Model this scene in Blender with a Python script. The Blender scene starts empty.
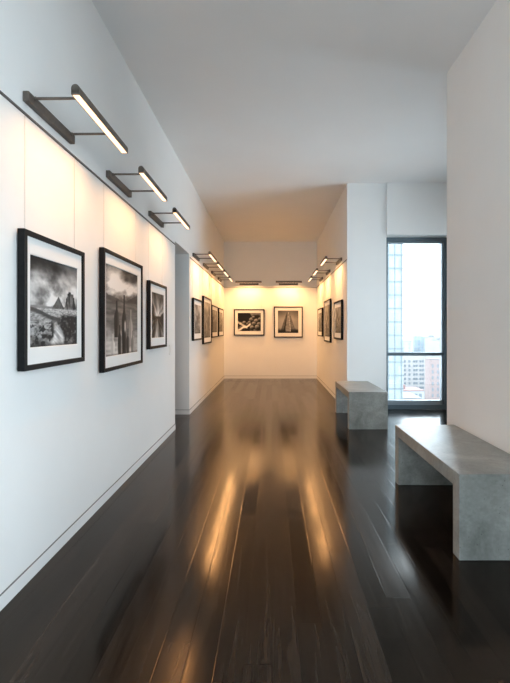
import bpy, bmesh, math, random
import numpy as np
from mathutils import Vector

random.seed(7)
PI = math.pi
SC = bpy.context.scene
COL = SC.collection

# ------------------------------------------------------------------ dimensions (metres)
EYE = 1.22                    # height of the camera
CEIL = 3.37
XL = -1.18                    # left wall
XR = 1.47                    # near right wall
XP = 1.108                     # right wall of the far hall
YB = 10.35                    # back wall
YREAR = -3.2                  # wall behind the camera
YN = 3.53                     # where the near right wall ends
YP = 6.19                     # front of the pier and of the window wall
XBAY = 3.7                    # right end of the window bay
D0, D1, DTOP = 5.11, 6.0, 2.29  # doorway in the left wall
RAIL = EYE + 1.02

# ------------------------------------------------------------------ node helpers
def new_mat(name):
    m = bpy.data.materials.new(name)
    m.use_nodes = True
    nt = m.node_tree
    nt.nodes.clear()
    out = nt.nodes.new('ShaderNodeOutputMaterial')
    return m, nt, out

def N(nt, typ, **kw):
    n = nt.nodes.new(typ)
    for k, v in kw.items():
        if k in n.inputs.keys() if isinstance(k, str) else False:
            n.inputs[k].default_value = v
        else:
            setattr(n, k, v)
    return n

def math_node(nt, op, a, b=None):
    n = nt.nodes.new('ShaderNodeMath'); n.operation = op
    for i, v in enumerate((a, b)):
        if v is None: continue
        if isinstance(v, (int, float)): n.inputs[i].default_value = v
        else: nt.links.new(v, n.inputs[i])
    return n.outputs[0]

def ramp(nt, fac, stops):
    r = nt.nodes.new('ShaderNodeValToRGB')
    els = r.color_ramp.elements
    while len(els) < len(stops): els.new(0.5)
    for e, (p, c) in zip(els, stops):
        e.position = p
        e.color = (*c, 1) if len(c) == 3 else c
    nt.links.new(fac, r.inputs[0])
    return r.outputs[0]

def simple(name, col, rough=0.5, metal=0.0, noise=0.0, nscale=20, bump=0.0, bscale=200, spec=0.5):
    m, nt, out = new_mat(name)
    p = nt.nodes.new('ShaderNodeBsdfPrincipled')
    p.inputs['Roughness'].default_value = rough
    p.inputs['Metallic'].default_value = metal
    p.inputs['Specular IOR Level'].default_value = spec
    p.inputs['Base Color'].default_value = (*col, 1)
    tc = nt.nodes.new('ShaderNodeTexCoord')
    if noise:
        n = nt.nodes.new('ShaderNodeTexNoise'); n.inputs['Scale'].default_value = nscale
        n.inputs['Detail'].default_value = 5
        nt.links.new(tc.outputs['Object'], n.inputs['Vector'])
        lo = tuple(c * (1 - noise) for c in col); hi = tuple(min(1, c * (1 + noise)) for c in col)
        nt.links.new(ramp(nt, n.outputs['Fac'], [(0.3, lo), (0.7, hi)]), p.inputs['Base Color'])
    if bump:
        n2 = nt.nodes.new('ShaderNodeTexNoise'); n2.inputs['Scale'].default_value = bscale
        n2.inputs['Detail'].default_value = 3
        nt.links.new(tc.outputs['Object'], n2.inputs['Vector'])
        b = nt.nodes.new('ShaderNodeBump'); b.inputs['Strength'].default_value = bump
        b.inputs['Distance'].default_value = 0.002
        nt.links.new(n2.outputs['Fac'], b.inputs['Height'])
        nt.links.new(b.outputs[0], p.inputs['Normal'])
    nt.links.new(p.outputs[0], out.inputs[0])
    return m

def emission_mat(name, col, s):
    m, nt, out = new_mat(name)
    e = nt.nodes.new('ShaderNodeEmission')
    e.inputs[0].default_value = (*col, 1); e.inputs[1].default_value = s
    nt.links.new(e.outputs[0], out.inputs[0])
    return m

def glass_mat(name, tint=(0.93, 0.97, 0.98)):
    m, nt, out = new_mat(name)
    t = nt.nodes.new('ShaderNodeBsdfTransparent'); t.inputs[0].default_value = (*tint, 1)
    g = nt.nodes.new('ShaderNodeBsdfGlossy'); g.inputs['Roughness'].default_value = 0.01
    f = nt.nodes.new('ShaderNodeFresnel'); f.inputs[0].default_value = 1.45
    mx = nt.nodes.new('ShaderNodeMixShader')
    nt.links.new(f.outputs[0], mx.inputs[0]); nt.links.new(t.outputs[0], mx.inputs[1]); nt.links.new(g.outputs[0], mx.inputs[2])
    nt.links.new(mx.outputs[0], out.inputs[0])
    return m

def floor_mat():
    """Dark stained oak boards running down the hall, satin lacquer."""
    m, nt, out = new_mat('dark_oak_boards')
    L = nt.links
    tc = nt.nodes.new('ShaderNodeTexCoord')
    sp = nt.nodes.new('ShaderNodeSeparateXYZ'); L.new(tc.outputs['Object'], sp.inputs[0])
    W, LEN = 0.105, 1.9
    fx = math_node(nt, 'DIVIDE', sp.outputs[0], W)
    ix = math_node(nt, 'FLOOR', fx)
    frx = math_node(nt, 'FRACT', fx)
    wn = nt.nodes.new('ShaderNodeTexWhiteNoise'); wn.noise_dimensions = '1D'; L.new(ix, wn.inputs['W'])
    fy = math_node(nt, 'ADD', math_node(nt, 'DIVIDE', sp.outputs[1], LEN), math_node(nt, 'MULTIPLY', wn.outputs[0], 7.3))
    iy = math_node(nt, 'FLOOR', fy)
    fry = math_node(nt, 'FRACT', fy)
    cb = nt.nodes.new('ShaderNodeCombineXYZ'); L.new(ix, cb.inputs[0]); L.new(iy, cb.inputs[1])
    wn2 = nt.nodes.new('ShaderNodeTexWhiteNoise'); wn2.noise_dimensions = '3D'; L.new(cb.outputs[0], wn2.inputs['Vector'])
    # distance to the board's edges
    ex = math_node(nt, 'MULTIPLY', math_node(nt, 'MINIMUM', frx, math_node(nt, 'SUBTRACT', 1.0, frx)), W)
    ey = math_node(nt, 'MULTIPLY', math_node(nt, 'MINIMUM', fry, math_node(nt, 'SUBTRACT', 1.0, fry)), LEN)
    edge = math_node(nt, 'MINIMUM', ex, ey)
    gap = ramp(nt, math_node(nt, 'MULTIPLY', edge, 100.0), [(0.10, (0, 0, 0)), (0.34, (1, 1, 1))])
    # grain: noise stretched along the board, shifted for each board
    sh = math_node(nt, 'MULTIPLY', wn2.outputs[0], 40.0)
    gv = nt.nodes.new('ShaderNodeCombineXYZ')
    L.new(math_node(nt, 'ADD', math_node(nt, 'MULTIPLY', sp.outputs[0], 26.0), sh), gv.inputs[0])
    L.new(math_node(nt, 'ADD', math_node(nt, 'MULTIPLY', sp.outputs[1], 1.5), sh), gv.inputs[1])
    gn = nt.nodes.new('ShaderNodeTexNoise'); gn.inputs['Scale'].default_value = 1.0
    gn.inputs['Detail'].default_value = 6; gn.inputs['Distortion'].default_value = 1.4
    L.new(gv.outputs[0], gn.inputs['Vector'])
    gv2 = nt.nodes.new('ShaderNodeCombineXYZ')
    L.new(math_node(nt, 'ADD', math_node(nt, 'MULTIPLY', sp.outputs[0], 320.0), sh), gv2.inputs[0])
    L.new(math_node(nt, 'ADD', math_node(nt, 'MULTIPLY', sp.outputs[1], 9.0), sh), gv2.inputs[1])
    gn2 = nt.nodes.new('ShaderNodeTexNoise'); gn2.inputs['Scale'].default_value = 1.0; gn2.inputs['Detail'].default_value = 3
    L.new(gv2.outputs[0], gn2.inputs['Vector'])
    c1 = ramp(nt, gn.outputs['Fac'], [(0.25, (0.005, 0.0034, 0.0026)), (0.5, (0.010, 0.0068, 0.005)), (0.75, (0.021, 0.0145, 0.0105))])
    br = math_node(nt, 'ADD', math_node(nt, 'MULTIPLY', wn2.outputs[0], 1.1), 0.5)
    br = math_node(nt, 'MULTIPLY', br, math_node(nt, 'ADD', math_node(nt, 'MULTIPLY', gn2.outputs['Fac'], 0.8), 0.6))
    vm = nt.nodes.new('ShaderNodeVectorMath'); vm.operation = 'SCALE'
    L.new(c1, vm.inputs[0]); L.new(br, vm.inputs['Scale'])
    mx = nt.nodes.new('ShaderNodeMix'); mx.data_type = 'RGBA'
    L.new(gap, mx.inputs[0]); mx.inputs[6].default_value = (0.004, 0.003, 0.0025, 1)
    L.new(vm.outputs[0], mx.inputs[7])
    p = nt.nodes.new('ShaderNodeBsdfPrincipled')
    L.new(mx.outputs[2], p.inputs['Base Color'])
    rg = math_node(nt, 'ADD', math_node(nt, 'MULTIPLY', gn.outputs['Fac'], 0.10), math_node(nt, 'MULTIPLY', wn2.outputs[0], 0.09))
    L.new(math_node(nt, 'ADD', rg, FLOOR_ROUGH), p.inputs['Roughness'])
    p.inputs['Specular IOR Level'].default_value = FLOOR_SPEC
    p.inputs['Specular Tint'].default_value = (1.0, 0.74, 0.50, 1)
    h = math_node(nt, 'ADD', math_node(nt, 'MULTIPLY', gap, 1.0), math_node(nt, 'MULTIPLY', gn2.outputs['Fac'], 0.22))
    b = nt.nodes.new('ShaderNodeBump'); b.inputs['Strength'].default_value = 0.22; b.inputs['Distance'].default_value = 0.0007
    L.new(h, b.inputs['Height']); L.new(b.outputs[0], p.inputs['Normal'])
    L.new(p.outputs[0], out.inputs[0])
    return m

def concrete_mat():
    m, nt, out = new_mat('cast_concrete')
    L = nt.links
    tc = nt.nodes.new('ShaderNodeTexCoord')
    a = nt.nodes.new('ShaderNodeTexNoise'); a.inputs['Scale'].default_value = 4.2; a.inputs['Detail'].default_value = 8
    a.inputs['Roughness'].default_value = 0.62; a.inputs['Distortion'].default_value = 0.6
    L.new(tc.outputs['Object'], a.inputs['Vector'])
    c = ramp(nt, a.outputs['Fac'], [(0.3, (0.16, 0.165, 0.152)), (0.5, (0.255, 0.262, 0.245)), (0.68, (0.36, 0.365, 0.345))])
    f = nt.nodes.new('ShaderNodeTexNoise'); f.inputs['Scale'].default_value = 60; f.inputs['Detail'].default_value = 4
    L.new(tc.outputs['Object'], f.inputs['Vector'])
    vm = nt.nodes.new('ShaderNodeVectorMath'); vm.operation = 'SCALE'
    L.new(c, vm.inputs[0]); L.new(math_node(nt, 'ADD', math_node(nt, 'MULTIPLY', f.outputs['Fac'], 0.5), 0.75), vm.inputs['Scale'])
    # small air holes
    v = nt.nodes.new('ShaderNodeTexVoronoi'); v.inputs['Scale'].default_value = 26
    L.new(tc.outputs['Object'], v.inputs['Vector'])
    hole = ramp(nt, v.outputs['Distance'], [(0.05, (0.35, 0.35, 0.35)), (0.085, (1, 1, 1))])
    mm = nt.nodes.new('ShaderNodeVectorMath'); mm.operation = 'MULTIPLY'
    L.new(vm.outputs[0], mm.inputs[0]); L.new(hole, mm.inputs[1])
    p = nt.nodes.new('ShaderNodeBsdfPrincipled')
    L.new(mm.outputs[0], p.inputs['Base Color'])
    L.new(math_node(nt, 'ADD', math_node(nt, 'MULTIPLY', a.outputs['Fac'], 0.25), 0.22), p.inputs['Roughness'])
    b = nt.nodes.new('ShaderNodeBump'); b.inputs['Strength'].default_value = 0.25; b.inputs['Distance'].default_value = 0.002
    L.new(math_node(nt, 'ADD', f.outputs['Fac'], math_node(nt, 'MULTIPLY', hole, 0.6)), b.inputs['Height'])
    L.new(b.outputs[0], p.inputs['Normal'])
    L.new(p.outputs[0], out.inputs[0])
    return m

def print_mat():
    m, nt, out = new_mat('photographic_print')
    at = nt.nodes.new('ShaderNodeAttribute'); at.attribute_name = 'tone'
    p = nt.nodes.new('ShaderNodeBsdfPrincipled'); p.inputs['Roughness'].default_value = 0.55
    p.inputs['Specular IOR Level'].default_value = 0.25
    nt.links.new(at.outputs['Color'], p.inputs['Base Color'])
    nt.links.new(p.outputs[0], out.inputs[0])
    return m

def facade_mat(name, lo, hi, sx, sz, frac=0.12, rough=0.4):
    """Curtain wall: pale glass with slightly different panes and thin joints."""
    m, nt, out = new_mat(name)
    L = nt.links
    tc = nt.nodes.new('ShaderNodeTexCoord')
    sp = nt.nodes.new('ShaderNodeSeparateXYZ'); L.new(tc.outputs['Object'], sp.inputs[0])
    ix = math_node(nt, 'FLOOR', math_node(nt, 'DIVIDE', math_node(nt, 'ADD', sp.outputs[0], sp.outputs[1]), sx))
    iz = math_node(nt, 'FLOOR', math_node(nt, 'DIVIDE', sp.outputs[2], sz))
    cb = nt.nodes.new('ShaderNodeCombineXYZ'); L.new(ix, cb.inputs[0]); L.new(iz, cb.inputs[1])
    wn = nt.nodes.new('ShaderNodeTexWhiteNoise'); L.new(cb.outputs[0], wn.inputs['Vector'])
    c = ramp(nt, wn.outputs[0], [(0.0, lo), (1.0, hi)])
    p = nt.nodes.new('ShaderNodeBsdfPrincipled'); p.inputs['Roughness'].default_value = rough
    L.new(c, p.inputs['Base Color'])
    L.new(p.outputs[0], out.inputs[0])
    return m

FLOOR_ROUGH, FLOOR_SPEC = 0.068, 0.28
M = {}
M['wall'] = simple('white_wall_paint', (0.80, 0.80, 0.79), 0.65, noise=0.012, nscale=3, bump=0.06, bscale=350, spec=0.3)
M['bounce_wall'] = simple('wall_paint_with_lamp_bounce', (0.80, 0.775, 0.75), 0.65, noise=0.012, nscale=3, bump=0.06, bscale=350, spec=0.3)  # warm tint put into the paint for lamp light bounced onto the right wall
M['ceiling'] = simple('matt_ceiling_paint', (0.83, 0.82, 0.81), 0.9, noise=0.012, nscale=2, spec=0.1)
M['board'] = simple('white_baseboard_paint', (0.78, 0.78, 0.77), 0.45, noise=0.01)
M['gap'] = simple('painted_gap_shadow', (0.16, 0.16, 0.16), 0.9)
M['rail'] = simple('grey_rail_metal', (0.13, 0.12, 0.115), 0.5, metal=0.5)
M['floor'] = floor_mat()
M['concrete'] = concrete_mat()
M['bronze'] = simple('dark_bronze', (0.115, 0.094, 0.078), 0.45, metal=0.3, noise=0.15, nscale=40)
M['glow'] = emission_mat('warm_led_diffuser', (1.0, 0.64, 0.36), 2.3)
M['frame'] = simple('black_stained_wood', (0.0065, 0.0065, 0.007), 0.5, noise=0.35, nscale=60, spec=0.15)
M['mat'] = simple('white_mat_board', (0.80, 0.80, 0.79), 0.85, noise=0.01, nscale=200, spec=0.1)
M['print'] = print_mat()
M['backing'] = simple('brown_backing_board', (0.10, 0.07, 0.05), 0.9)
M['wire'] = simple('steel_wire', (0.55, 0.55, 0.54), 0.35, metal=0.8)
M['alu'] = simple('charcoal_window_aluminium', (0.115, 0.155, 0.18), 0.35, metal=0.2, noise=0.05)
M['alu2'] = simple('grey_window_aluminium', (0.30, 0.35, 0.39), 0.35, metal=0.2)
M['glass'] = glass_mat('window_glass')
M['switch'] = simple('white_plastic', (0.78, 0.78, 0.77), 0.4)

# ------------------------------------------------------------------ mesh helpers
def link_mesh(name, bm, mat, parent=None, smooth=False):
    me = bpy.data.meshes.new(name)
    bmesh.ops.recalc_face_normals(bm, faces=bm.faces)
    bm.to_mesh(me); bm.free()
    mats = mat if isinstance(mat, (list, tuple)) else [mat]
    for mm in mats: me.materials.append(mm)
    if smooth:
        for p in me.polygons: p.use_smooth = True
    o = bpy.data.objects.new(name, me)
    COL.objects.link(o)
    if parent is not None: o.parent = parent
    return o

def box(bm, x0, x1, y0, y1, z0, z1, bev=0.0, mi=0):
    vs = [bm.verts.new(p) for p in ((x0,y0,z0),(x1,y0,z0),(x1,y1,z0),(x0,y1,z0),(x0,y0,z1),(x1,y0,z1),(x1,y1,z1),(x0,y1,z1))]
    fs = [bm.faces.new([vs[i] for i in f]) for f in ((0,3,2,1),(4,5,6,7),(0,1,5,4),(1,2,6,5),(2,3,7,6),(3,0,4,7))]
    for f in fs: f.material_index = mi
    if bev:
        es = list({e for f in fs for e in f.edges})
        r = bmesh.ops.bevel(bm, geom=es, offset=bev, segments=2, affect='EDGES', profile=0.5)
        for f in r['faces']: f.material_index = mi
    return vs

def tube(bm, a, b, r, seg=12):
    a, b = Vector(a), Vector(b)
    d = (b - a).normalized()
    up = Vector((0, 0, 1)) if abs(d.z) < 0.9 else Vector((1, 0, 0))
    u = d.cross(up).normalized(); v = d.cross(u)
    ra = [bm.verts.new(a + r * (math.cos(t) * u + math.sin(t) * v)) for t in (2 * PI * i / seg for i in range(seg))]
    rb = [bm.verts.new(b + r * (math.cos(t) * u + math.sin(t) * v)) for t in (2 * PI * i / seg for i in range(seg))]
    for i in range(seg):
        j = (i + 1) % seg
        bm.faces.new((ra[i], ra[j], rb[j], rb[i]))
    bm.faces.new(ra[::-1]); bm.faces.new(rb)

def extrude_profile(bm, prof, x0, x1, axis='x'):
    """prof: list of (y, z); extruded along x."""
    A = [bm.verts.new((x0, p[0], p[1])) for p in prof]
    B = [bm.verts.new((x1, p[0], p[1])) for p in prof]
    n = len(prof)
    for i in range(n):
        j = (i + 1) % n
        bm.faces.new((A[i], A[j], B[j], B[i]))
    bm.faces.new(A); bm.faces.new(B[::-1])

def thing(name, label, cat, loc=(0, 0, 0), rz=0.0, group=None):
    o = bpy.data.objects.new(name, None)
    o.empty_display_size = 0.1
    COL.objects.link(o)
    o.location = loc; o.rotation_euler = (0, 0, rz)
    o['label'] = label; o['category'] = cat
    if group: o['group'] = group
    return o

def struct(name, boxes, mat, bev=0.0):
    bm = bmesh.new()
    for b in boxes: box(bm, *b[:6], bev=bev, mi=(b[6] if len(b) > 6 else 0))
    o = link_mesh(name, bm, mat)
    o['kind'] = 'structure'
    return o

# ------------------------------------------------------------------ the room
T = 0.22
struct('floor', [(-3.2, 1.686, YREAR - T, YB + T, -0.12, 0.0), (1.686, XBAY + T, YREAR - T, YP + 0.36, -0.12, 0.0)], M['floor'])
struct('ceiling', [(-3.2, 1.686, YREAR - T, YB + T, CEIL, CEIL + 0.15), (1.686, XBAY + T, YREAR - T, YP + 0.36, CEIL, CEIL + 0.15)], M['ceiling'])
struct('wall_left', [(XL - T, XL, YREAR - T, D0, 0, CEIL), (XL - T, XL, D0, D1, DTOP, CEIL), (XL - T, XL, D1, YB, 0, CEIL)], M['wall'])
struct('wall_back', [(-3.2, 2.0, YB, YB + T, 0, CEIL)], M['wall'])
struct('wall_pier', [(XP, 1.686, YP, YB, 0, CEIL)], M['wall'])
SY0, SY1, SZ0, SZ1 = -2.7, 1.25, 0.10, 2.5
struct('wall_right', [(XR, XR + 0.24, SY1, YN, 0, CEIL), (XR, XR + 0.24, YREAR - T, SY0, 0, CEIL), (XR, XR + 0.24, SY0, SY1, SZ1, CEIL), (XR, XR + 0.24, SY0, SY1, 0, SZ0), (XR + 0.24, XBAY + T, YN - 0.24, YN, 0, CEIL)], M['bounce_wall'])
BY0, BY1, BZ0, BZ1 = YN + 0.25, YP - 0.25, 0.10, 2.585
struct('wall_bay', [(XBAY, XBAY + T, YN, BY0, 0, CEIL), (XBAY, XBAY + T, BY1, YP + 0.36, 0, CEIL), (XBAY, XBAY + T, BY0, BY1, 0, BZ0), (XBAY, XBAY + T, BY0, BY1, BZ1, CEIL)], M['wall'])
# side passage behind the doorway
struct('wall_passage', [(-3.2, XL - T, D1, D1 + 0.15, 0, CEIL), (-3.2, XL - T, D0 - 0.75, D0 - 0.6, 0, CEIL), (-3.2, -3.05, D0 - 0.6, D1, 0, CEIL)], M['wall'])
WX0, WX1, WZ0, WZ1 = 1.69, 2.665, 0.004, 2.605
YW = YP - 0.03
struct('wall_window', [(WX1, XBAY, YW, YP + 0.36, 0, CEIL), (1.686, WX1, YW, YP + 0.36, WZ1, CEIL)], M['wall'])
# wall behind the camera, nearly all window
RX0, RX1, RZ0, RZ1 = -1.0, 1.3, 0.5, 2.8
struct('wall_rear', [(XL - T, RX0, YREAR - T, YREAR, 0, CEIL), (RX1, XR + T, YREAR - T, YREAR, 0, CEIL), (RX0, RX1, YREAR - T, YREAR, RZ1, CEIL), (RX0, RX1, YREAR - T, YREAR, 0, RZ0)], M['wall'])

# baseboards: flush board, a gap's shadow painted as a thin dark strip above it
BH = 0.062
def baseboard(name, runs):
    bm = bmesh.new()
    for (x0, x1, y0, y1) in runs:
        box(bm, x0, x1, y0, y1, 0, BH, mi=0)
        # dark strip for the gap's shadow, slightly set back from the face
        cx, cy = 0.002, 0.002
        if (x1 - x0) > (y1 - y0): box(bm, x0, x1, y0 + cy, y1, BH, BH + 0.006, mi=1) if y1 in GAPY else box(bm, x0, x1, y0, y1 - cy, BH, BH + 0.006, mi=1)
        else: box(bm, x0 + cx, x1, y0, y1, BH, BH + 0.006, mi=1) if x1 in GAPX else box(bm, x0, x1 - cx, y0, y1, BH, BH + 0.006, mi=1)
    o = link_mesh(name, bm, [M['board'], M['gap']])
    o['kind'] = 'structure'
GAPX = (XP, XR); GAPY = (YB, D1)
P_ = 0.006
baseboard('baseboard_left', [(XL, XL + P_, YREAR, D0), (XL, XL + P_, D1, YB)])
baseboard('baseboard_passage', [(-3.0, XL, D1 - P_, D1)])
baseboard('baseboard_back', [(XL + P_, XP - P_, YB - P_, YB)])
baseboard('baseboard_pier', [(XP - P_, XP, YP, YB)])
baseboard('baseboard_right', [(XR - P_, XR, SY1, YN)])

# picture rail: a thin metal track round the hung walls
def rail(name, b):
    bm = bmesh.new(); box(bm, *b, bev=0.001)
    o = link_mesh(name, bm, M['rail']); o['kind'] = 'structure'
RH, RD = 0.009, 0.010
rail('trim_1', (XL, XL + RD, YREAR, D0 - 0.02, RAIL, RAIL + RH))
rail('trim_2', (XL, XL + RD, D1 + 0.02, YB, RAIL, RAIL + RH))
rail('trim_3', (XL + RD, XP - RD, YB - RD, YB, RAIL, RAIL + RH))
rail('trim_4', (XP - RD, XP, YP + 0.02, YB, RAIL, RAIL + RH))

# ------------------------------------------------------------------ windows
def window(name, x0, x1, y, z0, z1, bars, side=0.045, head=0.065, sill=0.13, facing=-1, uprights=(), loc=None, rz=0):
    """Aluminium window in a wall across y; room on the side `facing`."""
    r = bpy.data.objects.new(name, None); COL.objects.link(r); r['kind'] = 'structure'
    if loc: r.location = loc; r.rotation_euler = (0, 0, rz)
    f = facing
    def yb(a, b):
        a, b = y + f * a, y + f * b
        return (min(a, b), max(a, b))
    bm = bmesh.new()
    ya, yb_ = yb(0.06, -0.06)
    box(bm, x0, x0 + side, ya, yb_, z0, z1, bev=0.003)
    box(bm, x1 - side, x1, ya, yb_, z0, z1, bev=0.003)
    box(bm, x0 + side, x1 - side, ya, yb_, z1 - head, z1, bev=0.003)
    box(bm, x0 + side, x1 - side, ya, yb_, z0, z0 + sill * 0.52, bev=0.003)
    link_mesh('window_frame', bm, M['alu'], r)
    # inner sash, lighter, set back
    bm = bmesh.new()
    ya, yb_ = yb(0.025, -0.05)
    s = 0.014
    box(bm, x1 - side - 0.022, x1 - side, ya, yb_, z0 + sill * 0.52, z1 - head)
    box(bm, x0 + side, x0 + side + s * 0.4, ya, yb_, z0 + sill * 0.52, z1 - head)
    box(bm, x0 + side, x1 - side, ya, yb_, z1 - head - s, z1 - head)
    box(bm, x0 + side, x1 - side, ya, yb_, z0 + sill * 0.52, z0 + sill)
    link_mesh('sash', bm, M['alu2'], r)
    for zb, hb in bars:
        bm = bmesh.new(); ya, yb_ = yb(0.05, -0.045)
        box(bm, x0 + side, x1 - side, ya, yb_, zb - hb / 2, zb + hb / 2, bev=0.003)
        link_mesh('transom', bm, M['alu'], r)
    for ux in uprights:
        bm = bmesh.new(); ya, yb_ = yb(0.05, -0.045)
        box(bm, ux - 0.03, ux + 0.03, ya, yb_, z0 + sill, z1 - head, bev=0.003)
        link_mesh('upright', bm, M['alu'], r)
    bm = bmesh.new(); ya, yb_ = yb(-0.018, -0.026)
    box(bm, x0 + side, x1 - side, ya, yb_, z0 + sill, z1 - head)
    link_mesh('pane', bm, M['glass'], r)
    return r

window('window_1', WX0, WX1, YP + 0.22, WZ0, WZ1, [(EYE - 0.38, 0.05)], side=0.062)
window('window_4', RX0, RX1, YREAR - 0.1, RZ0, RZ1, [], facing=1, uprights=(0.15,))
window('window_2', 0, SY1 - SY0, 0, SZ0, SZ1, [], uprights=(0.99, 1.975, 2.96), loc=(XR + 0.15, SY1, 0), rz=-PI / 2)
window('window_3', 0, BY1 - BY0, 0, BZ0, BZ1, [], uprights=(1.07,), loc=(XBAY + 0.12, BY1, 0), rz=-PI / 2)

# ------------------------------------------------------------------ light switch by the doorway
sw = thing('light_switch', 'small white light switch on the left wall beside the doorway', 'light switch', (XL, 4.86, EYE - 0.30), PI / 2)
bm = bmesh.new(); box(bm, -0.04, 0.04, -0.008, 0, 0, 0.12, bev=0.002); link_mesh('cover_plate', bm, M['switch'], sw)
bm = bmesh.new(); box(bm, -0.017, 0.017, -0.012, -0.007, 0.027, 0.093, bev=0.0015); link_mesh('rocker', bm, M['switch'], sw)

# ------------------------------------------------------------------ benches
def bench(label, x0, x1, y0, y1, h=0.455, t=0.08):
    """Cast concrete bench: slab seat mitred into two slab legs."""
    w, l = x1 - x0, y1 - y0
    r = thing('concrete_bench', label, 'bench', ((x0 + x1) / 2, (y0 + y1) / 2, 0), 0, 'concrete benches')
    hw, hl = w / 2, l / 2
    prof = [(-hl, 0), (-hl, h), (hl, h), (hl, 0), (hl - t, 0), (hl - t, h - t), (-hl + t, h - t), (-hl + t, 0)]
    base = bmesh.new()
    extrude_profile(base, prof, -hw, hw)
    bmesh.ops.recalc_face_normals(base, faces=base.faces)
    bmesh.ops.bevel(base, geom=list(base.edges), offset=0.004, segments=2, affect='EDGES', profile=0.5)
    tmp = bpy.data.meshes.new('tmp'); base.to_mesh(tmp); base.free()
    n1 = Vector((0, 1, 1)).normalized(); n2 = Vector((0, -1, 1)).normalized()
    p1 = Vector((0, -hl, h)); p2 = Vector((0, hl, h))
    # mitre planes run from the outer top edge to the inner corner
    m1 = Vector((0, 1, 1)).normalized()
    for nm, cuts in (('seat_slab', ((p1, Vector((0, -1, -1))), (p2, Vector((0, 1, -1))))),
                     ('leg', ((p1, Vector((0, 1, 1))), (Vector((0, 0, 0)), Vector((0, 1, 0))))),
                     ('leg', ((p2, Vector((0, -1, 1))), (Vector((0, 0, 0)), Vector((0, -1, 0)))))):
        bm = bmesh.new(); bm.from_mesh(tmp)
        for co, no in cuts:
            g = list(bm.verts) + list(bm.edges) + list(bm.faces)
            res = bmesh.ops.bisect_plane(bm, geom=g, plane_co=co, plane_no=no.normalized(), clear_outer=True, clear_inner=False)
            es = [e for e in res['geom_cut'] if isinstance(e, bmesh.types.BMEdge)]
            if es: bmesh.ops.holes_fill(bm, edges=es, sides=0)
        link_mesh(nm, bm, M['concrete'], r)
    bpy.data.meshes.remove(tmp)
    return r

bench('grey concrete slab bench along the near right wall', 0.985, XR - 0.012, 2.21, 3.36)
bench('grey concrete slab bench standing against the pier beside the tall window', 0.932, 1.408, 5.10, YP - 0.012)

# ------------------------------------------------------------------ picture lights
WARM = (1.0, 0.51, 0.19)
def picture_light_proto(length, off, watts, spread=140, tilt=8):
    """Local frame: wall is y=0, room towards -y, x along the wall. Origin at the wall under the plate."""
    r = thing('picture_light', 'x', 'picture light')
    bm = bmesh.new()
    box(bm, 0, 0.47, -0.030, 0, 0.0, 0.050, bev=0.004)
    link_mesh('mounting_plate', bm, M['bronze'], r)
    by = -0.250
    zb = 0.031          # underside of the bar
    for ax in (0.05, 0.42):
        bm = bmesh.new()
        tube(bm, (ax, -0.028, 0.038), (ax, by + 0.018, zb + 0.0085), 0.0068, 12)
        tube(bm, (ax, -0.038, 0.038), (ax, -0.026, 0.038), 0.0095, 12)
        link_mesh('arm', bm, M['bronze'], r, smooth=False)
    # housing: round-topped channel, lips on both sides of the diffuser
    prof = []
    hw = 0.0195
    for i in range(13):
        t = PI * i / 12
        prof.append((by + hw * math.cos(t), zb + 0.030 + hw * math.sin(t)))
    prof += [(by - hw, zb), (by - hw + 0.0035, zb), (by - hw + 0.0035, zb + 0.008), (by + hw - 0.0035, zb + 0.008), (by + hw - 0.0035, zb), (by + hw, zb)]
    bm = bmesh.new()
    extrude_profile(bm, prof, off, off + length)
    h = link_mesh('housing', bm, M['bronze'], r)
    bm = bmesh.new()
    box(bm, off, off + 0.006, by - hw, by + hw, zb, zb + 0.030, bev=0.0)
    link_mesh('end_cap', bm, M['bronze'], h)
    bm = bmesh.new()
    box(bm, off + length - 0.006, off + length, by - hw, by + hw, zb, zb + 0.030, bev=0.0)
    link_mesh('end_cap', bm, M['bronze'], h)
    bm = bmesh.new()
    box(bm, off + 0.006, off + length - 0.006, by - hw + 0.0035, by + hw - 0.0035, zb + 0.001, zb + 0.0075)
    link_mesh('diffuser', bm, M['glow'], r)
    ld = bpy.data.lights.new('led_strip', 'AREA')
    ld.shape = 'RECTANGLE'; ld.size = length - 0.02; ld.size_y = 0.03
    ld.energy = watts; ld.color = WARM; ld.spread = math.radians(spread)
    lo = bpy.data.objects.new('led_strip', ld); COL.objects.link(lo); lo.parent = r
    lo.location = (off + length / 2, by + 0.004, zb - 0.002)
    lo.rotation_euler = (math.radians(tilt), 0, 0)
    return r

def dup(root):
    c = root.copy(); COL.objects.link(c)
    for ch in list(root.children):
        d = ch.copy(); COL.objects.link(d); d.parent = c
        for g in list(ch.children):
            e = g.copy(); COL.objects.link(e); e.parent = d
    return c

PZ = EYE + 1.078
def put_light(proto, used, label, group, loc, rz):
    o = proto if not used else dup(proto)
    o.location = loc; o.rotation_euler = (0, 0, rz)
    o['label'] = label; o['group'] = group
    return o

protoN = picture_light_proto(0.67, 0.0, 3.9, 145, 3)
protoL = picture_light_proto(0.69, 0.03, 8.8, 160, 5)
spec = []
for y, lab in ((1.985, 'bronze picture light glowing above the desert butte photograph, nearest the camera'),
               (2.98, 'bronze picture light glowing above the three bottles photograph'),
               (4.00, 'bronze picture light above the open road photograph, beside the doorway'),
               (6.22, 'first bronze picture light just beyond the doorway on the left wall'),
               (7.16, 'second bronze picture light beyond the doorway, above the tallest photograph there'),
               (8.13, 'third bronze picture light beyond the doorway, left wall, past the tallest photograph'),
               (9.12, 'fourth bronze picture light beyond the doorway, left wall, closest to the back corner')):
    spec.append((lab, 'picture lights on the left wall', (XL, y, PZ), PI / 2))
for i, s in enumerate(spec): put_light(protoN if i < 3 else protoL, i not in (0, 3), *s)
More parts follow.
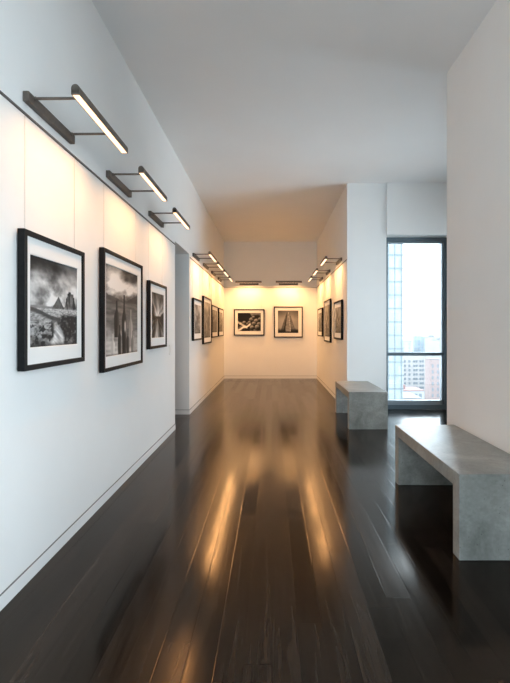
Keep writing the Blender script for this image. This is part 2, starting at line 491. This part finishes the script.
# right wall of the hall: local x runs towards the camera, so the bar is offset the other way
protoR = picture_light_proto(0.69, -0.25, 8.8, 160, 5)
for i, (y, lab) in enumerate(((7.09, 'bronze picture light on the pier wall, closest to the open end of the pier'),
               (8.42, 'middle bronze picture light on the pier wall, above its tallest photograph'),
               (9.57, 'bronze picture light on the pier wall closest to the back corner'))):
    put_light(protoR, i > 0, lab, 'picture lights on the pier wall', (XP, y, PZ), -PI / 2)
protoB = picture_light_proto(0.63, -0.08, 8.8, 160, 5)
for i, (x, lab) in enumerate(((-0.80, 'bronze picture light on the back wall above the round boulders photograph'),
               (0.17, 'bronze picture light on the back wall above the pointed monument photograph'))):
    put_light(protoB, i > 0, lab, 'picture lights on the back wall', (x, YB, PZ), 0)

# ------------------------------------------------------------------ the black-and-white photographs
def vnoise(x, y, seed):
    xi = np.floor(x).astype(int); yi = np.floor(y).astype(int)
    xf = x - xi; yf = y - yi
    def h(a, b):
        n = (a * 374761393 + b * 668265263 + seed * 1442695041) & 0x7fffffff
        n = ((n ^ (n >> 13)) * 1274126177) & 0x7fffffff
        return ((n ^ (n >> 16)) & 0xffff) / 65535.0
    u = xf * xf * (3 - 2 * xf); v = yf * yf * (3 - 2 * yf)
    return (h(xi, yi) * (1 - u) + h(xi + 1, yi) * u) * (1 - v) + (h(xi, yi + 1) * (1 - u) + h(xi + 1, yi + 1) * u) * v

def fbm(x, y, seed, oct=5):
    s = 0; a = 0.5
    for i in range(oct):
        s = s + a * vnoise(x * 2 ** i + 17 * i, y * 2 ** i + 31 * i, seed + i); a *= 0.5
    return s / 0.97

def sm(a, b, x):
    t = np.clip((x - a) / (b - a), 0, 1)
    return t * t * (3 - 2 * t)

def over(img, mask, val):
    return img * (1 - mask) + val * mask

def clouds(u, v, seed, cu=0.45, cv=0.5, stretch=1.0):
    """Streaming storm clouds that fan out from (cu, cv)."""
    a = np.arctan2(v - cv, u - cu); r = np.hypot(u - cu, v - cv) + 0.02
    n = fbm(a * 2.2 * stretch + 5, np.log(r) * 1.6 + 9, seed) * 0.65 + fbm(u * 5, v * 7, seed + 9) * 0.35
    return sm(0.22, 0.80, n)

def art_butte(u, v):
    sky = 0.10 + 0.62 * clouds(u + 0.15 * v, v * 1.4, 3, 0.55, 0.62, 0.8)
    sky = sky * (1 - 0.55 * sm(0.72, 1.0, v)) + 0.22 * np.exp(-((u - 0.40) ** 2 / 0.12 + (v - 0.54) ** 2 / 0.012))
    img = sky
    far = 0.455 + 0.02 * fbm(u * 6, u * 0, 4)
    img = over(img, sm(0.004, -0.004, v - far), 0.34 + 0.1 * fbm(u * 20, v * 40, 8))
    # pointed peak and the broad butte beside it
    peak = 0.45 + 0.14 * np.clip(1 - np.abs(u - 0.56) / 0.13, 0, 1) ** 1.15 + 0.012 * fbm(u * 60, u * 0, 5)
    img = over(img, sm(0.006, -0.006, v - peak) * (np.abs(u - 0.56) < 0.14), 0.10 + 0.28 * fbm(u * 30, v * 18, 6))
    hw_ = np.interp(v, [0.40, 0.455, 0.475, 0.50, 0.53, 0.535, 0.57, 0.60, 0.605, 0.635, 0.66, 0.70], [0.17, 0.165, 0.135, 0.128, 0.12, 0.108, 0.104, 0.10, 0.085, 0.08, 0.07, 0.05])
    edge = np.clip((hw_ + 0.03 * (fbm(v * 30 + 7 * (u > 0.835), u * 0, 7) - 0.5) - np.abs(u - 0.835)) / 0.008, 0, 1)
    top = 0.645 + 0.022 * (fbm(u * 26, u * 0, 8) - 0.3) + 0.02 * (np.abs(u - 0.82) < 0.03)
    img = over(img, edge * sm(0.006, -0.006, v - top) * (v > 0.40), 0.07 + 0.42 * sm(0.3, 0.8, fbm(u * 26 + 2, v * 9, 9)) * (0.4 + 0.6 * (fbm(u * 4, v * 40, 10))))
    # ground: pale flats, scrub, track
    g = sm(0.005, -0.005, v - (0.43 + 0.02 * u))
    d = 0.44 - v
    ground = 0.50 - 0.35 * d + 0.55 * (fbm(u * 14 / (0.3 + d * 2), 4 / (0.05 + d), 12) - 0.5)
    img = over(img, g, ground)
    hillL = 0.44 - 0.02 * u - 0.09 * sm(0.0, 0.55, u)
    img = over(img, sm(0.006, -0.006, v - hillL) * sm(hillL - 0.07, hillL - 0.03, v) * (u < 0.6), 0.12 + 0.15 * fbm(u * 20, v * 40, 13))
    scrub = sm(0.48, 0.60, fbm(u * 16, v * 26, 14))
    img = over(img, scrub * sm(0.33, 0.24, v) * 0.85, 0.04)
    bushR = sm(0.40, 0.34, v) * sm(0.56, 0.64, u + 0.4 * (0.3 - v)) * sm(0.02, 0.14, v)
    img = over(img, bushR * 0.9, 0.03 + 0.25 * sm(0.5, 0.8, fbm(u * 30, v * 40, 15)))
    tr = np.abs(u - (0.52 + 0.05 * np.sin(v * 14))) - (0.27 - 0.75 * v) * 0.55
    track = sm(0.05, -0.03, tr) * sm(0.33, 0.2, v)
    img = over(img, track * 0.85, 0.34 + 0.62 * fbm(u * 24 + v * 30, v * 8, 16))
    img = over(img, sm(0.06, 0.0, v) * 0.6, 0.05)
    return img

def art_bottles(u, v):
    img = 0.16 + 0.70 * sm(0.25, 0.78, fbm(u * 1.8 + 1.6 * v + 3, v * 6.5 - 1.4 * u + 8, 123))
    img *= 1 - 0.35 * sm(0.8, 1.0, v)
    # hills left and right of the water
    hl = 0.68 - 0.06 * u / 0.5 + 0.02 * fbm(u * 12, u * 0, 21)
    hr = 0.625 + 0.09 * sm(0.58, 1.0, u) + 0.02 * fbm(u * 14, u * 0, 22)
    img = over(img, sm(0.006, -0.006, v - np.maximum(hl - 0.0, 0)) * (u < 0.5), 0.16 + 0.15 * fbm(u * 12, v * 20, 24))
    img = over(img, sm(0.006, -0.006, v - hr) * (u > 0.55), 0.13 + 0.15 * fbm(u * 12, v * 20, 25))
    w = sm(0.005, -0.005, v - 0.62)
    img = over(img, w, 0.42 + 0.25 * (fbm(u * 4, v * 34, 26) - 0.5) - 0.12 * sm(0.0, 0.4, v) + 0.22 * fbm(u * 10, v * 6, 27) * sm(0.5, 0.1, v))
    def bottle(cx, top, base, wd, tone, seed):
        hgt = top - base
        t = (v - base) / hgt
        prof = wd * (0.30 + 0.70 * sm(0.80, 0.56, t)) * (1 - 0.12 * sm(0.4, 0.0, t))
        d = np.abs(u - cx - 0.01 * (fbm(v * 10, v * 2, seed) - 0.5))
        mk = sm(0.008, -0.008, d - prof) * (t > 0) * (t < 1)
        val = tone + 0.24 * fbm(u * 40, v * 8, seed + 1) * sm(0.3, 1.0, (u - cx) / wd + 0.4) + 0.03
        return mk, val
    for a in ((0.31, 0.62, 0.20, 0.075, 0.04, 31), (0.54, 0.71, -0.02, 0.075, 0.03, 33), (0.76, 0.54, 0.10, 0.06, 0.40, 35), (0.20, 0.24, -0.02, 0.06, 0.50, 37), (0.40, 0.34, -0.02, 0.055, 0.06, 39), (0.66, 0.30, -0.02, 0.05, 0.10, 36), (0.82, 0.28, -0.02, 0.05, 0.30, 34)):
        mk, val = bottle(*a)
        img = over(img, mk * 0.93, val)
    img = over(img, sm(0.04, -0.01, np.abs(u - 0.57) - 0.01) * sm(0.42, 0.36, v) * sm(0.24, 0.3, v), 0.6)
    img = over(img, sm(0.03, 0.0, v) * 0.5, 0.08)
    return img

def art_road(u, v):
    cu, cv = 0.48, 0.44
    a = np.arctan2(v - cv, u - cu); r = np.hypot(u - cu, v - cv)
    img = 0.14 + 0.42 * sm(0.3, 0.85, fbm(a * 3 + 3, r * 2.6, 41)) + 0.45 * np.exp(-r * r / 0.05)
    img *= 1 - 0.4 * sm(0.75, 1.0, v)
    tree = 0.47 + 0.13 * sm(0.30, 0.0, u) + 0.10 * sm(0.66, 1.0, u) + 0.03 * fbm(u * 22, u * 0, 42)
    img = over(img, sm(0.01, -0.01, v - tree), 0.07 + 0.10 * fbm(u * 20, v * 20, 43))
    g = sm(0.005, -0.005, v - cv + 0.01)
    fan = 0.14 + 0.48 * sm(0.35, 0.8, fbm(a * 7, r * 2.0, 44))
    img = over(img, g, fan * (0.45 + 0.55 * sm(0.45, 0.0, v)))
    img = over(img, g * sm(0.02, -0.02, np.abs(u - cu) - 0.55 * (cv - v)) * sm(0.35, 0.0, np.abs(u - cu)) * 0.5, 0.62)
    return img

def art_vertical(seed, horizon=0.45, cols=7, mist=0.5):
    def f(u, v):
        img = 0.34 + 0.40 * clouds(u, v, seed, 0.5, 0.4)
        rng = random.Random(seed)
        for i in range(cols):
            cx = (i + 0.5 + rng.uniform(-0.35, 0.35)) / cols
            wd = rng.uniform(0.018, 0.06); top = horizon + rng.uniform(0.03, 0.38)
            tone = rng.uniform(0.05, 0.30)
            mk = sm(0.012, -0.012, np.abs(u - cx) - wd * (1 - 0.3 * sm(horizon, top, v))) * sm(0.01, -0.01, v - top) * (v > 0.1)
            img = over(img, mk * (0.55 + 0.4 * mist), tone + 0.12 * fbm(u * 30, v * 30, seed + i))
        g = sm(0.02, -0.02, v - horizon * 0.55)
        img = over(img, g * 0.8, 0.16 + 0.45 * fbm(u * 5, v * 22, seed + 50))
        img = over(img, sm(0.08, 0.0, v) * 0.6, 0.07)
        return img
    return f

def art_boulders(u, v):
    img = 0.05 + 0.28 * sm(0.35, 0.75, fbm(u * 7, v * 6, 61))
    img = over(img, sm(0.80, 0.95, v) * 0.8, 0.30 + 0.2 * fbm(u * 4, v * 4, 60))
    img = over(img, sm(0.1, -0.05, np.hypot((u - 0.25) / 0.38, (v - 0.82) / 0.3) - 0.85), 0.03 + 0.05 * fbm(u * 20, v * 20, 59))
    rng = random.Random(5)
    pts = [(0.60, 0.62, .13), (0.80, 0.55, .13), (0.70, 0.40, .12), (0.92, 0.38, .12), (0.84, 0.22, .13), (0.50, 0.46, .09), (0.40, 0.38, .09), (0.62, 0.20, .11), (0.28, 0.46, .10), (0.14, 0.40, .08), (0.95, 0.66, .09), (0.68, 0.76, .08), (0.32, 0.24, .07)]
    for (cx, cy, r) in pts:
        d = np.hypot((u - cx) * 1.22, v - cy)
        mk = sm(0.01, -0.01, d - r)
        sh = np.clip(0.45 + 0.55 * ((v - cy) - 0.5 * (u - cx)) / r, 0, 1)
        img = over(img, sm(0.035, 0.0, d - r) * 0.7, 0.03)
        img = over(img, mk, 0.06 + 0.62 * sh * (0.5 + 0.4 * fbm(u * 16, v * 16, 62)))
    stream = sm(0.05, -0.01, np.abs(v - (0.06 + 0.55 * u) + 0.03 * np.sin(u * 20)) - 0.035) * (u < 0.55)
    img = over(img, stream * 0.8, 0.80)
    st2 = sm(0.05, -0.01, np.abs(v - (0.50 - 0.75 * u)) - 0.04) * (u < 0.42)
    img = over(img, st2 * 0.7, 0.7)
    return img

def art_monument(u, v):
    img = 0.42 - 0.16 * np.abs(u - 0.5) - 0.16 * sm(0.55, 1.0, v) + 0.10 * fbm(u * 3, v * 3, 71)
    half = 0.065 + 0.40 * (0.93 - v) ** 1.15
    half = np.where(v < 0.93, 0.065 + 0.36 * np.clip(0.93 - v, 0, 1), 0)
    mk = sm(0.008, -0.008, np.abs(u - 0.5) - half) * sm(0.004, -0.004, v - 0.93)
    d = (u - 0.5) / np.maximum(half, 0.01)
    tone = 0.10 + 0.20 * sm(0.25, 0.3, np.abs(d)) * (d > 0) + 0.26 * sm(0.5, 0.3, np.abs(d + 0.02)) + 0.16 * sm(0.60, 0.66, -d)
    tone = tone * (0.7 + 0.6 * fbm(u * 10, v * 40, 72))
    img = over(img, mk, tone)
    img = over(img, sm(0.30, 0.10, v + 0.10 * fbm(u * 14, v * 4, 73)) * (np.abs(u - 0.5) > 0.12), 0.03 + 0.1 * fbm(u * 25, v * 20, 74))
    img = over(img, sm(0.09, 0.03, v), 0.02 + 0.1 * fbm(u * 25, v * 30, 75))
    return img

def framed(label, w, z0, z1, px0, px1, pz0, pz1, art, res, loc, rz, group, wires=True, gain=1.0, warm=0.0):
    """Local: x to the viewer's right (0..w), wall at y=0, viewer at -y. z absolute (origin on the floor line of loc)."""
    r = thing('framed_photograph', label, 'framed photograph', (loc[0], loc[1], z0), rz, group)
    H = z1 - z0
    FW, DEP, OFF = 0.026, 0.034, 0.006
    yb, yf = -OFF, -OFF - DEP
    # frame: four mitred rails
    bm = bmesh.new()
    o = [(0, 0), (w, 0), (w, H), (0, H)]; i = [(FW, FW), (w - FW, FW), (w - FW, H - FW), (FW, H - FW)]
    vo = [[bm.verts.new((a, y, b)) for (a, b) in o] for y in (yf, yb)]
    vi = [[bm.verts.new((a, y, b)) for (a, b) in i] for y in (yf, yb)]
    for k in range(4):
        j = (k + 1) % 4
        bm.faces.new((vo[0][k], vo[0][j], vi[0][j], vi[0][k]))
        bm.faces.new((vo[1][k], vo[1][j], vi[1][j], vi[1][k]))
        bm.faces.new((vo[0][k], vo[0][j], vo[1][j], vo[1][k]))
        bm.faces.new((vi[0][k], vi[0][j], vi[1][j], vi[1][k]))
    bmesh.ops.recalc_face_normals(bm, faces=bm.faces)
    bmesh.ops.bevel(bm, geom=[e for e in bm.edges if e.is_manifold and e.calc_face_angle(0) > 0.5], offset=0.0018, segments=1, affect='EDGES')
    link_mesh('frame', bm, M['frame'], r)
    # mat board with a bevelled window
    a0, a1, b0, b1 = px0, px1, pz0 - z0, pz1 - z0
    ym = yf + 0.010; yp = ym + 0.004; bv = 0.003
    bm = bmesh.new()
    O = [bm.verts.new((x, ym, z)) for x, z in ((FW - 0.004, FW - 0.004), (w - FW + 0.004, FW - 0.004), (w - FW + 0.004, H - FW + 0.004), (FW - 0.004, H - FW + 0.004))]
    I = [bm.verts.new((x, ym, z)) for x, z in ((a0 - bv, b0 - bv), (a1 + bv, b0 - bv), (a1 + bv, b1 + bv), (a0 - bv, b1 + bv))]
    J = [bm.verts.new((x, yp, z)) for x, z in ((a0, b0), (a1, b0), (a1, b1), (a0, b1))]
    K = [bm.verts.new((x, yp, z)) for x, z in ((FW - 0.004, FW - 0.004), (w - FW + 0.004, FW - 0.004), (w - FW + 0.004, H - FW + 0.004), (FW - 0.004, H - FW + 0.004))]
    for k in range(4):
        j = (k + 1) % 4
        bm.faces.new((O[k], O[j], I[j], I[k])); bm.faces.new((I[k], I[j], J[j], J[k]))
        bm.faces.new((O[k], O[j], K[j], K[k])); bm.faces.new((K[k], K[j], J[j], J[k]))
    link_mesh('mat_board', bm, M['mat'], r)
    # backing
    bm = bmesh.new(); box(bm, FW * 0.5, w - FW * 0.5, yp + 0.003, yb - 0.001, FW * 0.5, H - FW * 0.5)
    link_mesh('backing_board', bm, M['backing'], r)
    # the print: tones held per vertex
    nu = res; nv = max(8, int(res * (b1 - b0) / (a1 - a0)))
    U, V = np.meshgrid(np.linspace(0, 1, nu), np.linspace(0, 1, nv))
    g = np.clip(art(U, V) * gain, 0.0, 1.0)
    lin = np.clip(0.5 + (g * 1.3 - 0.5) * 1.15, 0.06, 0.95) ** 2.0 * 0.85
    X = a0 - 0.001 + U * (a1 - a0 + 0.002); Z = b0 - 0.001 + V * (b1 - b0 + 0.002)
    co = np.stack([X, np.full_like(X, yp + 0.0008), Z], -1).reshape(-1, 3)
    idx = np.arange(nu * nv).reshape(nv, nu)
    faces = np.stack([idx[:-1, :-1], idx[:-1, 1:], idx[1:, 1:], idx[1:, :-1]], -1).reshape(-1, 4)
    me = bpy.data.meshes.new('print')
    me.from_pydata(co.tolist(), [], faces.tolist())
    ca = me.color_attributes.new('tone', 'FLOAT_COLOR', 'POINT')
    cc = np.ones((nu * nv, 4), dtype=np.float32)
    lf = lin.reshape(-1)
    cc[:, 0] = lf * (1 + warm); cc[:, 1] = lf; cc[:, 2] = lf * (1 - warm)
    ca.data.foreach_set('color', cc.reshape(-1))
    me.materials.append(M['print'])
    po = bpy.data.objects.new('print', me); COL.objects.link(po); po.parent = r
    if wires:
        for wx in (w * 0.10, w * 0.90):
            bm = bmesh.new()
            tube(bm, (wx, -0.0045, H - 0.02), (wx, -0.0045, RAIL + 0.003 - z0), 0.0009, 6)
            link_mesh('hanging_wire', bm, M['wire'], r)
    return r

Z = lambda a: EYE + a
GL, GP, GB = 'framed photographs on the left wall', 'framed photographs on the pier wall', 'framed photographs on the back wall'
def left(label, y0, y1, z1, z0, p0, p1, pz1, pz0, art, res, warm=0.0, gain=1.0):
    framed(label, y1 - y0, Z(z0), Z(z1), p0 - y0, p1 - y0, Z(pz0), Z(pz1), art, res, (XL, y0), PI / 2, GL, warm=warm, gain=gain)
def right(label, y0, y1, z1, z0, art, res, m=0.10, mz=0.105, warm=0.05):
    framed(label, y1 - y0, Z(z0), Z(z1), m, y1 - y0 - m, Z(z0 + mz), Z(z1 - mz), art, res, (XP, y1), -PI / 2, GP, warm=warm, gain=0.78)

left('black framed photograph of a desert butte under storm clouds, nearest the camera', 1.935, 2.56, 0.465, -0.196, 2.0, 2.485, 0.356, -0.088, art_butte, 130)
left('large black framed photograph of tall bottle shapes by a lake', 2.85, 3.71, 0.556, -0.298, 2.91, 3.60, 0.455, -0.193, art_bottles, 130, warm=0.05)
left('black framed photograph of a road fanning to the horizon, beside the doorway', 3.93, 4.56, 0.458, -0.191, 4.02, 4.476, 0.358, -0.086, art_road, 90, warm=0.05)
def lm(label, y0, y1, z1, z0, art):
    left(label, y0, y1, z1, z0, y0 + 0.10, y1 - 0.085, z1 - 0.09, z0 + 0.105, art, 44, warm=0.04, gain=0.78)
lm('black framed photograph just beyond the doorway on the left wall, first of four', 6.14, 6.87, 0.460, -0.174, art_vertical(81, 0.5, 6))
lm('tallest black framed photograph beyond the doorway on the left wall, second of four', 7.04, 7.94, 0.560, -0.258, art_vertical(95, 0.45, 7))
lm('black framed photograph beyond the tallest one on the left wall, third of four', 8.02, 8.90, 0.466, -0.170, art_vertical(104, 0.4, 9))
lm('black framed photograph hung closest to the back corner on the left wall', 9.07, 9.91, 0.462, -0.164, art_vertical(117, 0.5, 5))
right('black framed photograph on the pier wall, closest to the open end of the pier', 6.50, 7.28, 0.458, -0.168, art_vertical(131, 0.5, 8), 44)
right('tallest black framed photograph on the pier wall, the middle one of three', 7.78, 8.66, 0.566, -0.252, art_vertical(140, 0.5, 5), 44)
right('black framed photograph on the pier wall closest to the back corner', 9.02, 9.86, 0.462, -0.164, art_vertical(152, 0.45, 6), 44)
framed('black framed landscape photograph of round boulders on the back wall', 0.754, Z(-0.162), Z(0.486), 0.096, 0.663, Z(-0.054), Z(0.395), art_boulders, 60, (-0.938, YB), 0, GB, warm=0.04)
framed('black framed photograph of a pointed stone monument on the back wall', 0.709, Z(-0.211), Z(0.552), 0.098, 0.601, Z(-0.098), Z(0.452), art_monument, 60, (0.047, YB), 0, GB, warm=0.04)

# ------------------------------------------------------------------ the city outside
GZ = -52.0
def at(px, Y): return (px - 272) / 420 * Y
def zt(py, Y): return EYE + (329 - py) / 420 * Y
def b_obj(name, mat, parent, *b):
    bm = bmesh.new(); box(bm, *b); return link_mesh(name, bm, mat, parent)

M['ground'] = simple('city_ground', (0.17,0.17,0.17), 0.9, noise=0.25, nscale=0.05)
M['tower'] = facade_mat('pale_curtain_glass', (0.09, 0.11, 0.118), (0.125, 0.145, 0.153), 1.55, 3.6)
M['tower_band'] = simple('tower_spandrel', (0.055,0.073,0.08), 0.5)
M['cream'] = simple('cream_render', (0.205, 0.196, 0.19), 0.9, noise=0.05, nscale=0.2)
M['brick'] = simple('pink_brick', (0.18, 0.138, 0.13), 0.9, noise=0.06, nscale=0.6)
M['dark_win'] = simple('dark_window_glass', (0.085, 0.098, 0.11), 0.3)
M['roof'] = simple('flat_grey_roof', (0.12,0.12,0.122), 0.9, noise=0.1, nscale=0.3)
M['redroof'] = simple('red_roof', (0.14,0.085,0.08), 0.9, noise=0.1, nscale=0.3)
M['white'] = simple('white_render', (0.21,0.215,0.22), 0.9, noise=0.04, nscale=0.3)
M['blueglass'] = facade_mat('blue_office_glass', (0.11,0.15,0.18),(0.17,0.215,0.245), 3.0, 3.5)
M['hill'] = simple('hazy_hill', (0.17,0.19,0.20), 0.95, noise=0.15, nscale=0.01)
M['tree'] = simple('street_tree_green', (0.10, 0.14, 0.09), 0.9, noise=0.4, nscale=0.6)

bm = bmesh.new(); box(bm, -900, 1500, 30, 2600, GZ - 1, GZ)
g = link_mesh('ground', bm, M['ground']); g['kind'] = 'structure'

def building(name, label, x0, x1, y0, y1, z1, wall, roof, group='city buildings outside the window'):
    r = thing(name, label, 'building', ((x0 + x1) / 2, (y0 + y1) / 2, GZ), 0, group)
    cx, cy = (x0 + x1) / 2, (y0 + y1) / 2
    hx, hy, h = (x1 - x0) / 2, (y1 - y0) / 2, z1 - GZ
    b_obj('wall', wall, r, -hx, hx, -hy, hy, 0, h)
    bm = bmesh.new()
    box(bm, -hx - .2, hx + .2, -hy - .2, hy + .2, h, h + 0.4)
    box(bm, -hx * 0.4, hx * 0.2, -hy * 0.3, hy * 0.5, h + 0.4, h + 2.6)
    link_mesh('roof', bm, roof, r)
    return r, hx, hy, h

# glass tower, left of the view
r, hx, hy, h = building('glass_tower', 'pale blue glass tower at the left of the window view', 12.0, at(403, 113), 113, 140, 62, M['tower'], M['roof'])
k = 0
zz = zt(255, 113) - GZ
while zz > 30:
    b_obj('floor_band', M['tower_band'], r, -hx - 0.12, hx + 0.12, -hy - 0.12, -hy + 0.2, zz - 0.22, zz + 0.22); zz -= 3.6
zz = zt(255, 113) - GZ + 3.6
while zz < h:
    b_obj('floor_band', M['tower_band'], r, -hx - 0.12, hx + 0.12, -hy - 0.12, -hy + 0.2, zz - 0.22, zz + 0.22); zz += 3.6
for mx in np.arange(-hx + 0.05, hx + 0.1, 1.75):
    b_obj('mullion', M['tower_band'], r, mx - 0.06, mx + 0.06, -hy - 0.16, -hy + 0.1, 0, h)

# cream apartment block with rows of dark windows
r, hx, hy, h = building('apartment_block', 'cream apartment block with rows of dark windows behind the low roofs', 78, at(425.5, 300), 300, 325, zt(355.0, 300), M['cream'], M['roof'])
for row in range(9):
    zc = zt(361.4, 300) - GZ - row * 3.12
    for px in (400.2, 404.9, 409.4, 414.2, 416.6, 420.4, 422.8):
        xc = at(px, 300) - (78 + at(425.5, 300)) / 2
        b_obj('window', M['dark_win'], r, xc - 0.7, xc + 0.7, -hy - 0.06, -hy + 0.1, zc - 0.8, zc + 0.8)
# brick building at the right
r, hx, hy, h = building('brick_building', 'pinkish brick building at the right of the window view', at(425, 258), 128, 250, 258, zt(359.5, 250), M['brick'], M['roof'])
for row in range(8):
    zc = zt(366, 250) - GZ - row * 3.5
    for px in (432.7, 437.8, 443, 448, 453):
        xc = at(px, 250) - (at(425, 258) + 128) / 2
        b_obj('window', M['dark_win'], r, xc - 0.55, xc + 0.55, -hy - 0.06, -hy + 0.1, zc - 1.0, zc + 1.0)
# low buildings in front of the apartment block
r, hx, hy, h = building('low_hall', 'low hall with a dull red flat roof before the cream block', 62, at(424, 232), 232, 246, zt(391, 232), M['white'], M['redroof'])
for i in range(8):
    xc = -hx + 3 + i * (2 * hx - 5) / 7
    b_obj('window', M['dark_win'], r, xc - 0.8, xc + 0.8, -hy - 0.06, -hy + 0.1, h - 3.6, h - 1.4)
r, hx, hy, h = building('low_shed', 'low white building with a grey roof at the foot of the view', 50, at(421, 190), 190, 206, zt(398.5, 190), M['white'], M['roof'])
for i in range(7):
    xc = -hx + 2 + i * (2 * hx - 4) / 6
    b_obj('window', M['dark_win'], r, xc - 0.6, xc + 0.6, -hy - 0.06, -hy + 0.1, h - 3.2, h - 1.5)
# far mid-rises at the horizon
r, hx, hy, h = building('office_block', 'distant bluish office block standing on the horizon', at(413.5, 560), at(430.5, 560), 560, 590, zt(336.5, 560), M['blueglass'], M['white'])
for i in range(6):
    xc = -hx + 1 + i * (2 * hx - 2) / 5
    b_obj('pier', M['white'], r, xc - 0.5, xc + 0.5, -hy - 0.3, -hy + 0.1, 0, h)
for i in range(5):
    b_obj('floor_band', M['white'], r, -hx, hx, -hy - 0.2, -hy + 0.1, h - 4.6 - i * 4.6, h - 3.8 - i * 4.6)
for nm, lab, a, b, Y, top in (('white_block', 'pale distant block left of the bluish office block', 396, 411.5, 480, 341.5),
                              ('white_block', 'pale distant block right of the bluish office block', 432, 440, 520, 337.5),
                              ('white_block', 'pale distant block at the right edge of the pane', 440.5, 452, 470, 341)):
    r, hx, hy, h = building(nm, lab, at(a, Y), at(b, Y), Y, Y + 25, zt(top, Y), M['white'], M['roof'])
    for i in range(4):
        for j in range(3):
            xc = -hx + 2.5 + j * (2 * hx - 5) / 2; zc = h - 3 - i * 4.2
            b_obj('window', M['blueglass'], r, xc - 1.0, xc + 1.0, -hy - 0.1, -hy + 0.1, zc - 1.2, zc + 1.2)
# hills on the skyline
bm = bmesh.new()
rows = []
for j, (Y, amp) in enumerate(((1300, 0.0), (1700, 1.0), (2300, 0.0))):
    row = []
    for i in range(60):
        X = 200 + i * 25
        hgt = amp * (38 + 22 * math.sin(i * 0.37) + 9 * math.sin(i * 1.1 + 1))
        row.append(bm.verts.new((X, Y, GZ + hgt - (0 if amp else 1))))
    rows.append(row)
for a, b in zip(rows, rows[1:]):
    for i in range(59): bm.faces.new((a[i], a[i + 1], b[i + 1], b[i]))
hl = link_mesh('hills', bm, M['hill'], smooth=True); hl['kind'] = 'structure'

# ------------------------------------------------------------------ light: overcast sky, portals at the windows
w = bpy.data.worlds.new('overcast'); SC.world = w; w.use_nodes = True
nt = w.node_tree; nt.nodes.clear()
out = nt.nodes.new('ShaderNodeOutputWorld'); bg = nt.nodes.new('ShaderNodeBackground')
SKY = 8.3
bg.inputs[1].default_value = SKY
tc = nt.nodes.new('ShaderNodeTexCoord'); sp = nt.nodes.new('ShaderNodeSeparateXYZ')
nt.links.new(tc.outputs['Generated'], sp.inputs[0])
c = ramp(nt, sp.outputs[2], [(0.0, (0.86, 0.93, 1.0)), (0.5, (0.80, 0.90, 1.0))])
nt.links.new(c, bg.inputs[0]); nt.links.new(bg.outputs[0], out.inputs[0])

def portal(name, loc, rot, sx, sy):
    ld = bpy.data.lights.new(name, 'AREA'); ld.shape = 'RECTANGLE'; ld.size = sx; ld.size_y = sy
    ld.cycles.is_portal = True
    o = bpy.data.objects.new(name, ld); COL.objects.link(o); o.location = loc; o.rotation_euler = rot
portal('window_portal', ((WX0 + WX1) / 2, YP + 0.34, (WZ0 + WZ1) / 2), (-PI / 2, 0, 0), WX1 - WX0, WZ1 - WZ0)
portal('rear_window_portal', ((RX0 + RX1) / 2, YREAR - 0.26, (RZ0 + RZ1) / 2), (PI / 2, 0, 0), RX1 - RX0, RZ1 - RZ0)
portal('side_window_portal', (XR + 0.27, (SY0 + SY1) / 2, (SZ0 + SZ1) / 2), (PI / 2, 0, PI / 2), SY1 - SY0, SZ1 - SZ0)
portal('bay_window_portal', (XBAY + 0.24, (BY0 + BY1) / 2, (BZ0 + BZ1) / 2), (PI / 2, 0, PI / 2), BY1 - BY0, BZ1 - BZ0)

# ------------------------------------------------------------------ camera
cd = bpy.data.cameras.new('camera'); cam = bpy.data.objects.new('camera', cd); COL.objects.link(cam)
cam.location = (0, 0, EYE); cam.rotation_euler = (PI / 2, 0, 0)
cd.sensor_fit = 'VERTICAL'; cd.sensor_height = 36.0; cd.sensor_width = 36.0 * 510 / 683
cd.lens = 420 / 683 * 36.0
cd.shift_x = -17 / 683; cd.shift_y = -12.5 / 683
cd.clip_start = 0.02; cd.clip_end = 5000
SC.camera = cam

SC.view_settings.view_transform = 'Standard'
SC.view_settings.look = 'None'
SC.view_settings.gamma = 1.0
SC.view_settings.use_curve_mapping = False
SC.view_settings.exposure = 0.42
SC.cycles.use_denoising = True
SC.cycles.max_bounces = 10
SC.cycles.diffuse_bounces = 6
SC.cycles.glossy_bounces = 5
SC.cycles.transparent_max_bounces = 12
SC.cycles.caustics_reflective = False
SC.cycles.caustics_refractive = False
SC.cycles.sample_clamp_indirect = 8.0
